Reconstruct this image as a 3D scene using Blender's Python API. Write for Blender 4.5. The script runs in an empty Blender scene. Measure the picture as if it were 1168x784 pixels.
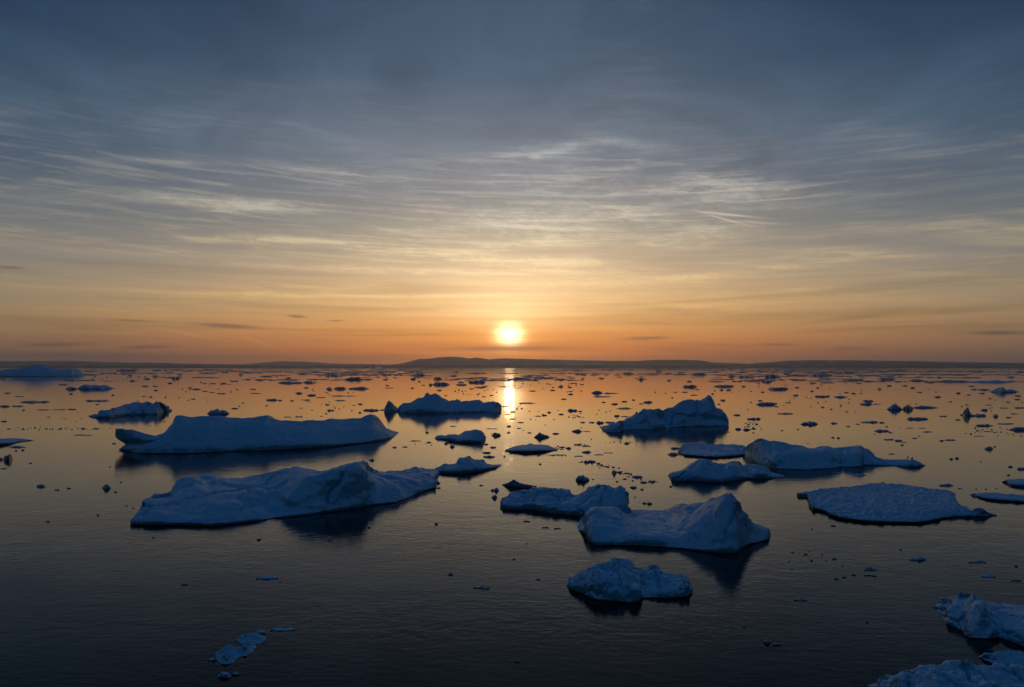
import bpy, math, random
from mathutils import Vector, noise
import bisect
R = math.radians
C = bpy.context.scene.collection
sc = bpy.context.scene
random.seed(7)

# ------------------------------------------------------------------ camera
CAM_H, FPX, HOR = 35.0, 779.0, 418.0
PITCH = math.atan((HOR - 392.0) / FPX)
cam_d = bpy.data.cameras.new('camera'); cam = bpy.data.objects.new('camera', cam_d); C.objects.link(cam)
cam.location = (0, 0, CAM_H); cam.rotation_euler = (R(90) + PITCH, 0, 0)
cam_d.sensor_width = 36; cam_d.lens = 36 * FPX / 1168.0
cam_d.clip_start = 0.5; cam_d.clip_end = 200000
sc.camera = cam
sc.view_settings.view_transform = 'Standard'; sc.view_settings.look = 'None'
sc.view_settings.exposure = 0.0; sc.view_settings.gamma = 1.0
sc.view_settings.use_curve_mapping = False
sc.cycles.volume_bounces = 0
sc.cycles.max_bounces = 6

# ------------------------------------------------------------------ node helpers
def lin(c):
    return tuple((v/255/12.92 if v/255 <= .04045 else ((v/255+.055)/1.055)**2.4) for v in c)
class NT:
    def __init__(s, tree): s.t = tree; s.n = tree.nodes; s.l = tree.links
    def node(s, typ, **kw):
        nd = s.n.new(typ)
        for k, v in kw.items(): setattr(nd, k, v)
        return nd
    def put(s, sock, v):
        if v is None: return
        if isinstance(v, bpy.types.NodeSocket): s.l.new(v, sock)
        else: sock.default_value = v
    def m(s, op, a, b=None, c=None, clamp=False):
        nd = s.n.new('ShaderNodeMath'); nd.operation = op; nd.use_clamp = clamp
        for i, v in enumerate((a, b, c)): s.put(nd.inputs[i], v)
        return nd.outputs[0]
    def mul(s, a, b): return s.m('MULTIPLY', a, b)
    def add(s, a, b): return s.m('ADD', a, b)
    def sub(s, a, b): return s.m('SUBTRACT', a, b)
    def gauss(s, x, w):                       # exp(-(x/w)^2)
        q = s.m('DIVIDE', x, w); return s.m('EXPONENT', s.mul(s.mul(q, q), -1.0))
    def ss(s, x, a, b):                       # smoothstep a..b
        nd = s.n.new('ShaderNodeMapRange'); nd.interpolation_type = 'SMOOTHSTEP'
        s.put(nd.inputs[0], x); s.put(nd.inputs[1], a); s.put(nd.inputs[2], b)
        return nd.outputs[0]
    def xyz(s, x, y, z=0.0):
        nd = s.n.new('ShaderNodeCombineXYZ')
        for i, v in enumerate((x, y, z)): s.put(nd.inputs[i], v)
        return nd.outputs[0]
    def noise(s, vec, scale=1.0, detail=4.0, rough=.5, dist=0.0, color=False, lac=2.0):
        nd = s.n.new('ShaderNodeTexNoise'); s.put(nd.inputs['Vector'], vec)
        nd.inputs['Scale'].default_value = scale; nd.inputs['Detail'].default_value = detail
        nd.inputs['Roughness'].default_value = rough; nd.inputs['Distortion'].default_value = dist
        nd.inputs['Lacunarity'].default_value = lac
        return nd.outputs['Color' if color else 'Fac']
    def ramp(s, fac, stops, interp='LINEAR'):
        nd = s.n.new('ShaderNodeValToRGB'); cr = nd.color_ramp; cr.interpolation = interp
        while len(cr.elements) < len(stops): cr.elements.new(.5)
        for e, (p, c) in zip(cr.elements, stops): e.position = p; e.color = (*c[:3], 1)
        s.put(nd.inputs[0], fac); return nd.outputs[0]
    def mix(s, f, a, b, mode='MIX'):
        nd = s.n.new('ShaderNodeMix'); nd.data_type = 'RGBA'; nd.blend_type = mode
        s.put(nd.inputs[0], f)
        for i, v in ((6, a), (7, b)):
            if isinstance(v, tuple): v = (*v[:3], 1)
            s.put(nd.inputs[i], v)
        return nd.outputs[2]
    def scale(s, col, f):
        nd = s.n.new('ShaderNodeVectorMath'); nd.operation = 'SCALE'
        s.put(nd.inputs[0], col[:3] if isinstance(col, tuple) else col); s.put(nd.inputs[3], f); return nd.outputs[0]
    def vadd(s, a, b):
        nd = s.n.new('ShaderNodeVectorMath'); nd.operation = 'ADD'
        s.put(nd.inputs[0], a); s.put(nd.inputs[1], b); return nd.outputs[0]

# ------------------------------------------------------------------ world / sky
SUN_EL, SUN_AZ = math.degrees(math.atan((HOR-382)/FPX)), -0.22
W = bpy.data.worlds.new('World'); sc.world = W; W.use_nodes = True
w = NT(W.node_tree); w.n.clear()
tc = w.node('ShaderNodeTexCoord'); sep = w.node('ShaderNodeSeparateXYZ'); w.l.new(tc.outputs['Generated'], sep.inputs[0])
dx, dy, dz = sep.outputs
D2 = 57.29578
el = w.mul(w.m('ARCSINE', dz), D2)
az = w.mul(w.m('ARCTAN2', dx, dy), D2)
daz = w.sub(az, SUN_AZ)
absaz = w.m('ABSOLUTE', daz)
elc = w.m('MAXIMUM', el, 0.0)
e01 = w.m('DIVIDE', elc, 90.0)
def stops(lst): return [(e/90.0, lin(c)) for e, c in lst]
cen = w.ramp(e01, stops([(0,(184,100,54)),(1.5,(212,120,58)),(3,(230,152,80)),(5,(230,178,112)),(8,(204,173,138)),(11,(156,146,131)),
    (14,(124,125,130)),(18,(110,120,132)),(23,(74,91,112)),(28,(64,82,102)),(45,(24,54,94)),(90,(12,54,94))]))
sid = w.ramp(e01, stops([(0,(88,80,80)),(1.5,(116,100,82)),(3,(132,116,92)),(5,(130,122,106)),(8,(106,112,114)),(11,(84,98,110)),
    (14,(62,83,103)),(18,(48,74,98)),(23,(32,58,84)),(28,(20,47,78)),(45,(14,50,86)),(90,(12,54,94))]))
bak = w.ramp(e01, stops([(0,(15,44,64)),(10,(14,47,72)),(30,(12,50,80)),(60,(12,52,90)),(90,(12,54,94))]))
g = w.gauss(daz, 27.0)
sky = w.mix(g, sid, cen)
sky = w.mix(w.ss(absaz, 45.0, 130.0), sky, bak)
# cirrus: noise laid on a flat cloud deck, seen in perspective
zz = w.add(w.m('MAXIMUM', dz, 0.0), 0.055)
px_, py_ = w.m('DIVIDE', dx, zz), w.m('DIVIDE', dy, zz)
P = w.xyz(px_, py_, 0.0)
warp = w.scale(w.noise(P, .55, 3, .5, color=True), 1.6)
P2 = w.vadd(P, warp)
s2 = w.node('ShaderNodeSeparateXYZ'); w.l.new(P2, s2.inputs[0])
q1 = w.xyz(w.add(w.mul(s2.outputs[0], .45), w.mul(s2.outputs[1], .12)), w.add(w.mul(s2.outputs[1], 1.7), w.mul(s2.outputs[0], -.25)), 3.1)
fib = w.noise(q1, 1.5, 9, .62, .6)
q2 = w.xyz(w.add(w.mul(s2.outputs[0], 1.3), w.mul(s2.outputs[1], .9)), w.add(w.mul(s2.outputs[1], 3.2), w.mul(s2.outputs[0], -2.6)), 8.0)
fib2 = w.noise(q2, 1.4, 8, .65, .8)          # cross-grain of the tufts
big = w.noise(w.xyz(w.mul(px_, .5), py_, 0.0), .9, 3, .5, .3)
# thin level bands low in the sky (very long in azimuth)
lowband = w.noise(w.xyz(w.mul(az, .045), w.mul(el, 1.15), 2.0), 1.0, 7, .55, .35)
lowband2 = w.noise(w.xyz(w.mul(az, .02), w.mul(el, 2.6), 7.0), 1.0, 5, .5, .2)
def azel(px, py):
    cx, cy = (px-584)/FPX, (392-py)/FPX
    v = Vector((cx, math.cos(PITCH)-cy*math.sin(PITCH), math.sin(PITCH)+cy*math.cos(PITCH))).normalized()
    return math.degrees(math.atan2(v.x, v.y)), math.degrees(math.asin(v.z))
wob = w.noise(w.xyz(w.mul(az, .25), w.mul(el, .8), 0.0), 1.0, 5, .6, .5)
wobble = w.mul(w.sub(wob, .5), 2.0)
def patch(x0, y0, x1, y1, thick, power=1.0, wamp=1.0):   # a cloud lying between two sky directions; thick in photo px
    a0, e0 = azel(x0, y0); a1, e1 = azel(x1, y1)
    ca, ce = (a0+a1)/2, (e0+e1)/2; L = math.hypot(a1-a0, e1-e0)/2; t = math.atan2(e1-e0, a1-a0)
    th = thick/FPX*D2
    u = w.sub(az, ca); v = w.add(w.sub(el, ce), w.mul(wobble, th*wamp))
    uu = w.add(w.mul(u, math.cos(t)), w.mul(v, math.sin(t))); vv = w.sub(w.mul(v, math.cos(t)), w.mul(u, math.sin(t)))
    return w.mul(w.mul(w.gauss(uu, L*.72), w.gauss(vv, th)), power)
def total(ps):
    s = ps[0]
    for p in ps[1:]: s = w.add(s, p)
    return s
CIR = total([patch(120,222,370,238,6,.9), patch(180,268,420,276,4,.9), patch(330,272,760,306,8,.8), patch(470,240,700,262,14,.55),
    patch(545,180,700,163,6,.8), patch(470,196,980,212,26,.36), patch(740,215,960,225,14,.36), patch(640,150,780,172,5,.45), patch(300,248,900,262,16,.30), patch(100,200,520,212,14,.16), patch(760,196,850,214,8,.3), patch(590,235,800,250,10,.5), patch(730,275,880,262,9,.6),
    patch(60,178,300,186,4,.35), patch(280,190,480,205,6,.35), patch(30,326,560,338,2.2,.75), patch(560,330,1000,296,5,.65), patch(420,318,820,323,4.5,.5), patch(600,353,900,345,2.6,.5), patch(240,300,560,311,3.5,.5), patch(300,338,700,334,2.4,.5), patch(840,285,1060,288,5,.45),
    patch(560,300,760,310,6,.5), patch(700,10,760,0,10,.3), patch(350,303,700,312,4,.5), patch(1000,362,1110,346,3,.5), patch(930,150,1110,185,16,.18), patch(640,60,800,110,40,.16)])
TRAIL = total([patch(786,240,872,249,1.0,1.0,.3), patch(800,243,856,258,.8,.7,.3), patch(830,252,900,256,1.0,.4,.3), patch(170,372,260,390,1.2,.35), patch(265,380,330,402,1.6,.3)])
fibm = w.ss(fib, .40, .72); fibm2 = w.ss(fib2, .36, .70)
strk = w.noise(w.xyz(w.add(w.mul(az, .16), w.mul(wobble, .5)), w.add(w.mul(el, 2.2), w.mul(az, .05)), 5.0), 1.0, 8, .62, .6)
tuft = w.noise(w.xyz(w.add(w.mul(az, .9), w.mul(el, 1.4)), w.sub(w.mul(el, 1.6), w.mul(az, .25)), 6.0), 1.0, 7, .6, 1.2)
grain = w.add(w.mul(w.ss(strk, .38, .66), .75), w.mul(w.ss(tuft, .38, .70), .50))
veil = w.mul(w.mul(fibm, w.ss(big, .38, .68)), w.mul(w.ss(el, 1.0, 6.0), w.sub(1.0, w.ss(el, 16.0, 27.0))))
dens = w.add(w.mul(w.mul(CIR, 1.1), w.add(.30, w.mul(grain, .72))), w.add(w.add(w.mul(veil, .42), w.mul(w.mul(w.ss(strk, .46, .72), w.ss(big, .32, .6)), w.mul(w.mul(w.ss(el, 1.5, 5.0), w.sub(1.0, w.ss(el, 14.0, 24.0))), .38))), TRAIL))
dens = w.m('MINIMUM', dens, .85)
azdim = w.add(.42, w.mul(.58, w.gauss(daz, 30.0)))
ccol = w.ramp(e01, stops([(0,(235,150,75)),(3,(250,180,95)),(6,(250,208,144)),(9,(240,214,168)),(12,(216,205,184)),(16,(190,188,184)),(20,(150,158,168)),(28,(92,106,124)),(90,(70,90,120))]))
ccol = w.scale(ccol, azdim)
sky = w.mix(dens, sky, ccol)
mot = w.noise(w.xyz(w.mul(az, .07), w.mul(el, .13), 11.0), 1.0, 5, .58, .8)
sky = w.scale(sky, w.add(1.0, w.mul(w.mul(w.sub(mot, .5), .9), w.ss(el, 9.0, 18.0))))
# soft dark bands and small lens-shaped clouds near the horizon
bandm = w.mul(w.ss(lowband, .46, .68), w.mul(w.ss(el, .0, .8), w.sub(1.0, w.ss(el, 4.0, 12.0))))
sky = w.mix(w.mul(bandm, .42), sky, w.scale(sky, .55))
bandl = w.mul(w.ss(lowband2, .50, .72), w.mul(w.ss(el, 1.5, 4.0), w.sub(1.0, w.ss(el, 9.0, 17.0))))
sky = w.mix(w.mul(bandl, .30), sky, w.mix(.5, sky, w.scale(ccol, 1.05)))
DRK = total([patch(212,369,304,374.5,2.0,1.25,.5), patch(130,397,206,395,1.8,1.0,.5), patch(16,394,106,393,1.8,.9,.5), patch(326,360,352,362,1.4,1.1,.4), patch(372,366,394,366,1.0,.9,.4),
    patch(112,364,185,367,1.2,.7,.4), patch(704,387,772,385,1.8,1.2,.5), patch(860,393,912,393,1.1,.9,.4), patch(940,398,1000,397.5,1.6,.7,.4), patch(1098,380,1180,379.5,1.6,1.2,.4),
    patch(-10,304,30,306,1.4,.7,.3), patch(470,398,690,396.5,3.2,1.1,.6), patch(540,392.5,640,391.5,1.5,.5,.5), patch(500,404,620,404,1.5,.4,.4), patch(700,396,840,400,3,.35), patch(330,383,560,381,1.2,.35,.4), patch(-60,404,240,408,4.5,.8,.5), patch(380,352,640,348,4,.35), patch(620,343,900,362,4,.3), patch(880,372,1080,352,2.4,.35,.4)])
DRK = w.m('MINIMUM', w.mul(DRK, w.add(.55, w.mul(wob, .8))), .85)
sky = w.mix(DRK, sky, w.vadd(w.scale(sky, .34), w.scale(lin((95,88,98)), .30)))
# sun disc and its aureole (angles in degrees from the sun)
sd = Vector((math.sin(R(SUN_AZ))*math.cos(R(SUN_EL)), math.cos(R(SUN_AZ))*math.cos(R(SUN_EL)), math.sin(R(SUN_EL))))
ua = w.mul(daz, .80); ue = w.sub(el, SUN_EL)
th = w.m('SQRT', w.add(w.mul(ua, ua), w.mul(ue, ue)))
lowcut = w.sub(1.0, w.m('MINIMUM', w.add(patch(480,397,690,396,3.0,.72,.5), w.mul(w.ss(lowband2, .45, .62), .30)), .85))
above = w.ss(ue, -.4, 2.6)
aur = w.vadd(w.scale(lin((255,232,178)), w.mul(w.gauss(th, .80), 3.2)), w.scale((1.0,.50,.10), w.mul(w.mul(w.m('EXPONENT', w.mul(th, -1/1.8)), .62), w.sub(1.0, w.mul(above, .55)))))
aur = w.vadd(aur, w.scale((1.0,.34,.06), w.mul(w.m('EXPONENT', w.mul(th, -1/6.0)), .09)))
aur = w.vadd(aur, w.scale((1.0,.26,.03), patch(380,405,790,405,13,.20,.2)))
aur = w.vadd(aur, w.scale((.95,.80,.52), w.mul(w.mul(w.m('EXPONENT', w.mul(th, -1/3.6)), .85), above)))
sky = w.vadd(sky, w.scale(aur, lowcut))
ns = w.node('ShaderNodeTexSky'); ns.sky_type = 'NISHITA'; ns.sun_disc = False
ns.sun_elevation = R(SUN_EL); ns.sun_rotation = R(SUN_AZ); ns.altitude = 30
ns.air_density = 1.0; ns.dust_density = 1.5; ns.ozone_density = 2.5
b1 = w.node('ShaderNodeBackground'); w.l.new(sky, b1.inputs[0]); b1.inputs[1].default_value = 1.0
b2 = w.node('ShaderNodeBackground'); w.l.new(ns.outputs[0], b2.inputs[0]); b2.inputs[1].default_value = 0.006
ad = w.node('ShaderNodeAddShader'); w.l.new(b1.outputs[0], ad.inputs[0]); w.l.new(b2.outputs[0], ad.inputs[1])
wo = w.node('ShaderNodeOutputWorld'); w.l.new(ad.outputs[0], wo.inputs[0])
W.cycles.sampling_method = 'MANUAL'; W.cycles.sample_map_resolution = 2048

# ------------------------------------------------------------------ sun lamp (low, ahead of the camera)
sl = bpy.data.lights.new('sun', 'SUN'); sl.energy = .006; sl.angle = R(.8); sl.color = (1.0, .62, .34)
so = bpy.data.objects.new('sun', sl); C.objects.link(so)
so.rotation_euler = (-sd).to_track_quat('-Z', 'Y').to_euler()

# ------------------------------------------------------------------ materials
def material(name):
    mt = bpy.data.materials.new(name); mt.use_nodes = True
    t = NT(mt.node_tree); return mt, t, mt.node_tree.nodes['Principled BSDF']
def water_material():
    mt, t, b = material('sea_water')
    b.inputs['Base Color'].default_value = (.0004, .0012, .0020, 1)
    b.inputs['Specular IOR Level'].default_value = .3; b.inputs['Roughness'].default_value = .06; b.inputs['IOR'].default_value = 1.32
    geo = t.node('ShaderNodeNewGeometry'); pos = geo.outputs['Position']
    s = t.node('ShaderNodeSeparateXYZ'); t.l.new(pos, s.inputs[0]); X, Y, _ = s.outputs
    n1 = t.noise(t.xyz(t.mul(X, .55), Y, 0.0), .95, 4, .55, .4)     # wind ripples
    n2 = t.noise(t.xyz(t.add(t.mul(X, .55), t.mul(Y, .12)), t.mul(Y, .8), 5.0), .30, 3, .5, .5)
    n3 = t.noise(t.xyz(t.mul(X, .7), Y, 9.0), .045, 3, .5, .3)
    calm = t.noise(t.xyz(t.mul(X, .12), Y, 1.0), .0045, 4, .55, .6)
    calmf = t.add(.30, t.mul(t.ss(calm, .40, .60), .95))
    h = t.add(t.add(t.mul(n1, .075), t.mul(n2, .10)), t.mul(n3, .15))
    bp = t.node('ShaderNodeBump'); bp.inputs['Distance'].default_value = 1.0
    t.l.new(h, bp.inputs['Height']); near = t.add(.34, t.mul(.66, t.ss(t.add(Y, t.mul(calm, 260.0)), 560.0, 260.0)))   # the close-packed ice farther out damps the ripples
    t.l.new(t.mul(t.mul(calmf, near), WAVE), bp.inputs['Strength']); t.l.new(bp.outputs[0], b.inputs['Normal'])
    return mt
WAVE = .60
def ice_material():
    mt, t, b = material('berg_ice')
    geo = t.node('ShaderNodeNewGeometry'); s = t.node('ShaderNodeSeparateXYZ'); t.l.new(geo.outputs['Normal'], s.inputs[0])
    sp = t.node('ShaderNodeSeparateXYZ'); t.l.new(geo.outputs['Position'], sp.inputs[0])
    n = t.noise(geo.outputs['Position'], .35, 5, .55)
    up = t.ss(t.add(s.outputs[2], t.mul(t.sub(n, .5), .5)), .35, .72)    # snow lies where the ice is level
    tint = t.noise(t.xyz(t.mul(sp.outputs[0], .4), t.mul(sp.outputs[1], .4), sp.outputs[2]), .35, 5, .6, .8)
    icec = t.ramp(tint, [(.3, (.07, .27, .35)), (.5, (.10, .35, .45)), (.72, (.20, .50, .62))])
    foot_tone = t.ss(sp.outputs[2], .9, .15)                                 # bare ice gets darker toward the waterline
    icec = t.mix(t.mul(foot_tone, .75), icec, (.07, .15, .19))
    snow = t.ramp(t.noise(geo.outputs['Position'], 1.1, 6, .6), [(.3, (.34, .57, .70)), (.6, (.50, .70, .82))])
    t.l.new(t.mix(up, icec, snow), b.inputs['Base Color'])
    b.inputs['Roughness'].default_value = .55; b.inputs['Specular IOR Level'].default_value = .25
    hh = t.add(t.mul(t.noise(geo.outputs['Position'], 1.1, 6, .55, .3), .20), t.mul(t.noise(t.xyz(t.mul(sp.outputs[0], .5), t.mul(sp.outputs[1], .5), t.mul(sp.outputs[2], 2.0)), .6, 3, .5, 1.0), .35))
    rd = t.node('ShaderNodeTexNoise'); rd.noise_type = 'RIDGED_MULTIFRACTAL'; t.l.new(geo.outputs['Position'], rd.inputs['Vector'])
    rd.inputs['Scale'].default_value = .16; rd.inputs['Detail'].default_value = 7; rd.inputs['Roughness'].default_value = .62; rd.inputs['Distortion'].default_value = .4
    hh = t.add(hh, t.mul(rd.outputs[0], .42))
    wl = t.noise(t.xyz(t.mul(sp.outputs[0], .08), t.mul(sp.outputs[1], .3), t.mul(sp.outputs[2], 3.0)), .8, 4, .5, .6)   # old waterlines
    hh = t.add(hh, t.mul(wl, .22))
    bp = t.node('ShaderNodeBump'); bp.inputs['Strength'].default_value = .9; bp.inputs['Distance'].default_value = 1.0
    t.l.new(hh, bp.inputs['Height']); t.l.new(bp.outputs[0], b.inputs['Normal'])
    return mt
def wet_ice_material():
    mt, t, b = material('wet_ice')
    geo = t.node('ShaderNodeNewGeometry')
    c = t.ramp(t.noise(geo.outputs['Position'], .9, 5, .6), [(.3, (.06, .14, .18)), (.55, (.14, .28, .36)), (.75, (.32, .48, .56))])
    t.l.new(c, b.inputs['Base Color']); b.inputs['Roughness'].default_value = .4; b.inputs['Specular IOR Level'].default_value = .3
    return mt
def hill_material():
    mt, t, b = material('hill_rock')
    geo = t.node('ShaderNodeNewGeometry')
    c = t.ramp(t.noise(geo.outputs['Position'], .002, 6, .6), [(.35, (.04, .045, .055)), (.55, (.08, .085, .095)), (.64, (.40, .43, .48))])
    t.l.new(c, b.inputs['Base Color']); b.inputs['Roughness'].default_value = .9
    return mt
M_WATER, M_ICE, M_WET, M_HILL = water_material(), ice_material(), wet_ice_material(), hill_material()

# ------------------------------------------------------------------ geometry helpers
def link(name, verts, faces, mat, loc=(0,0,0), smooth=True):
    me = bpy.data.meshes.new(name); me.from_pydata(verts, [], faces); me.materials.append(mat)
    if smooth: me.polygons.foreach_set('use_smooth', [True]*len(me.polygons))
    me.update()
    o = bpy.data.objects.new(name, me); o.location = loc; C.objects.link(o); return o
def tag(o, label=None, cat=None, group=None, kind=None):
    for k, v in (('label', label), ('category', cat), ('group', group), ('kind', kind)):
        if v: o[k] = v
    return o
def ray(px, py):
    cx, cy = (px-584)/FPX, (392-py)/FPX
    return cx, math.cos(PITCH)-cy*math.sin(PITCH), math.sin(PITCH)+cy*math.cos(PITCH)
def at_depth(px, py, Y):
    a, b, c = ray(px, py); k = Y/b; return Vector((a*k, Y, CAM_H + c*k))
def ground_y(px, py):
    a, b, c = ray(px, py); return -CAM_H*b/c if c < -1e-6 else 1e9
def interp(pts, x, k=1):
    xs = [p[0] for p in pts]
    if x <= xs[0]: return pts[0][k]
    if x >= xs[-1]: return pts[-1][k]
    i = bisect.bisect_right(xs, x)-1
    a, b = pts[i], pts[i+1]
    return a[k] + (b[k]-a[k])*(x-a[0])/max(1e-6, b[0]-a[0])
def crom(a, b, c, d, t):
    return .5*((2*b) + (c-a)*t + (2*a-5*b+4*c-d)*t*t + (-a+3*b-3*c+d)*t*t*t)

def loft(levels, back, nu=200, nv=14, rough=1.0, notch=.35, seed=0, fine=1.0, cell=None, crack=0.0):
    """Build a solid lump of ice. levels: front waterline [(x,y)], then upward rows of (x, y, d) with d metres behind the
    waterline (a negative d means: this row lies level, -d metres above the water), the last being the crest.
    back = metres from the crest down to the rear waterline."""
    F = levels[0]; rows = []
    us = [.5-.5*math.cos(math.pi*(.06+.88*i/nu)) for i in range(nu+1)]
    u0, u1 = us[0], us[-1]; us = [(u-u0)/(u1-u0) for u in us]
    L = []
    for k, lv in enumerate(levels):
        row = []
        for u in us:
            x = lv[0][0] + (lv[-1][0]-lv[0][0])*u; y = interp(lv, x)
            xf = F[0][0] + (F[-1][0]-F[0][0])*u; yf = interp(F, xf); Yf = ground_y(xf, yf)
            if k == 0: row.append(at_depth(x, y, Yf)); continue
            d = interp(lv, x, 2)
            gy = ground_y(x, y)
            if d < 0: Y = max(Yf*1.0005, gy*(1+d/CAM_H)) if gy < 1e8 else Yf
            else: Y = Yf + d
            Y = max(Y, row_min[len(row)]) if k > 1 else Y
            p = at_depth(x, y, Y)
            if p.z < .12: p = at_depth(x, y, gy*(1-.12/CAM_H))
            row.append(p)
        row_min = [p.y for p in row]
        L.append(row)
    for k in range(1, len(L)):                       # soften along the length a little
        r = L[k]; L[k] = [r[0]] + [r[i]*.5 + (r[i-1]+r[i+1])*.25 for i in range(1, len(r)-1)] + [r[-1]]
    tops = L[-1]; H = max(p.z for p in tops)
    # waterline: undercut
    base = [p.copy() for p in L[0]]
    for i, p in enumerate(base):
        p.z = 0
    span = (L[0][-1]-L[0][0]).length
    out = []
    out.append([Vector((p.x, p.y+notch*1.5+.3, -1.6)) for p in base])
    out.append([Vector((p.x, p.y+notch, -.05)) for p in base])
    keys = [[p.lerp(L[1][i], .10) + Vector((0, 0, .02)) for i, p in enumerate(base)]] + L[1:]
    n = len(keys); ends0, ends1 = [], []
    for k in range(n-1):
        a = keys[k-1] if k else keys[k]; b = keys[k]; c = keys[k+1]; d = keys[k+2] if k+2 < n else keys[k+1]
        m = nv
        for j in range(m):
            t = j/m
            out.append([b[i]*(1-t)+c[i]*t if False else Vector((crom(a[i].x, b[i].x, c[i].x, d[i].x, t), crom(a[i].y, b[i].y, c[i].y, d[i].y, t), crom(a[i].z, b[i].z, c[i].z, d[i].z, t))) for i in range(len(b))])
    out.append([p.copy() for p in tops])
    for j in range(1, nv+1):
        t = j/nv
        out.append([Vector((p.x*(1+.0*t), p.y + back*(math.sin(t*math.pi/2)**1.2), max(-1.6, p.z*math.cos(t*math.pi/2) - 1.2*t*t))) for p in tops])
    nr, nc = len(out), len(us)
    org = Vector((sum(p.x for p in base)/nc, sum(p.y for p in base)/nc, 0))
    cell = cell or max(1.0, H*.55)
    off = Vector((seed*17.3, seed*5.1, seed*3.7))
    amp = H*.07*rough
    verts = []
    for r in range(nr):
        for i in range(nc):
            p = out[r][i]
            a = out[r][max(0, i-1)]; b = out[r][min(nc-1, i+1)]; c = out[max(0, r-1)][i]; d = out[min(nr-1, r+1)][i]
            nrm = (b-a).cross(d-c)
            nrm = nrm.normalized() if nrm.length > 1e-9 else Vector((0, -1, 0))
            q = (p-org)
            f = noise.fractal(q/cell + off, .9, 2.1, 3) * .6
            f += (noise.ridged_multi_fractal(q/(cell*1.7) + off*1.3, 1.0, 2.0, 4, 1.0, 2.0) - 1.0) * .45
            ff = noise.fractal(q/(cell*.28) + off, .8, 2.1, 4) * .28*fine
            vv = noise.voronoi(Vector((q.x + .3*cell*noise.noise(q/cell), q.y*.8, q.z*.8))/(cell*1.3) + off)[0]
            f += (vv[1]-vv[0])*1.5 - .5
            k = min(1.0, max(0.0, p.z)/max(.3, H*.25)); k = .15 + .85*k
            e = min(i, nc-1-i)/6.0; k *= min(1.0, .2+e)
            if crack:                                  # crevices where blocks have split
                cq = Vector((q.x + .35*cell*noise.noise(q/cell*1.3), q.y*.7, q.z*.55))/(cell*2.1) + off*.7
                cv = noise.voronoi(cq)[0]
                f -= crack*max(0.0, 1-(cv[1]-cv[0])/.07)*2.2
            v = p + nrm*(amp*(f + ff)*k)
            if p.z > .05 and v.z < .06: v.z = .06
            verts.append(v - org)
    faces = []
    for r in range(nr-1):
        for i in range(nc-1):
            a = r*nc+i; faces.append((a, a+1, a+nc+1, a+nc))
    for r0, flip in ((0, 0), (nc-1, 1)):
        ring = [r*nc + r0 for r in range(nr)]
        faces.append(tuple(ring if not flip else ring[::-1]))
    faces.append(tuple(range(nc)[::-1]) + tuple((nr-1)*nc+i for i in range(nc)))
    return [tuple(v) for v in verts], faces, tuple(org)

# ------------------------------------------------------------------ setting: sea and hills
n = 96; SEA_R = 30000.0
vs = [(0, 0, 0)] + [(SEA_R*math.cos(2*math.pi*i/n), SEA_R*math.sin(2*math.pi*i/n), 0) for i in range(n)]
sea = link('sea', vs, [(0, 1+i, 1+(i+1) % n) for i in range(n)], M_WATER, smooth=False); tag(sea, kind='structure')

def hills(pts, Y, thick, seed):
    """a low coast: crest traced as directions, at its own distance, with real height and thickness"""
    nx = 260; x0, x1 = pts[0][0], pts[-1][0]; rows = 14; V = []
    for r in range(rows+1):
        t = r/rows
        for i in range(nx+1):
            x = x0+(x1-x0)*i/nx; y = interp(pts, x)
            top = at_depth(x, y, Y + thick*.45)
            top.z += noise.fractal(Vector((x*.11, seed, 0)), .9, 2.1, 5)*CREST
            prof = math.sin(min(1, t/.45)*math.pi/2)**.8 if t < .45 else math.cos((t-.45)/.55*math.pi/2)
            yy = Y + thick*t
            z = -2 + (max(4, top.z)+2)*prof*(1 + .10*noise.fractal(Vector((x*.08, t*5, seed)), .9, 2.1, 4)*math.sin(t*math.pi)*(abs(t-.45) > .05))
            V.append((top.x*yy/top.y, yy, z))
    Fc = [(r*(nx+1)+i, r*(nx+1)+i+1, (r+1)*(nx+1)+i+1, (r+1)*(nx+1)+i) for r in range(rows) for i in range(nx)]
    return tag(link('hills', V, Fc, M_HILL), kind='structure')
CREST = 9.0
hills([(-150,417.6),(-40,412.4),(0,412.2),(30,412.0),(60,412.0),(85,411.9),(105,412.6),(125,413.4),(170,413.9),(230,415.2),(300,416.2),(330,417.5)], 21500, 2600, 1)
hills([(430,417.6),(455,415.2),(465,413),(478,409.6),(490,409.2),(502,407.6),(512,407),(525,407.2),(531,408.6),(537,409),(543,407.9),(550,408.8),(557,410),(575,408.8),(600,409.6),(640,410.6),(700,411.8),(720,412),(750,410.6),(785,410.6),(803,411.6),(812,413.6),(850,414.8),(900,417.5)], 20500, 2600, 2)
hills([(800,417.6),(850,415.2),(880,413.2),(898,411.6),(925,411.1),(985,411.2),(1040,412.1),(1100,413.2),(1168,414.2),(1300,414.8),(1450,417.6)], 18500, 2400, 3)
hills([(240,417.8),(275,416),(300,413.6),(320,412.2),(345,412.8),(362,413.6),(378,414.8),(430,415.6),(490,417.8)], 25500, 2600, 4)
CREST = 3.0
hills([(-420,417.6),(0,417.2),(120,417.4),(300,417.3),(420,417.0),(470,416.7),(600,416.6),(800,416.8),(960,416.6),(1168,416.7),(1600,417.5)], 14500, 1500, 5)

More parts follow.
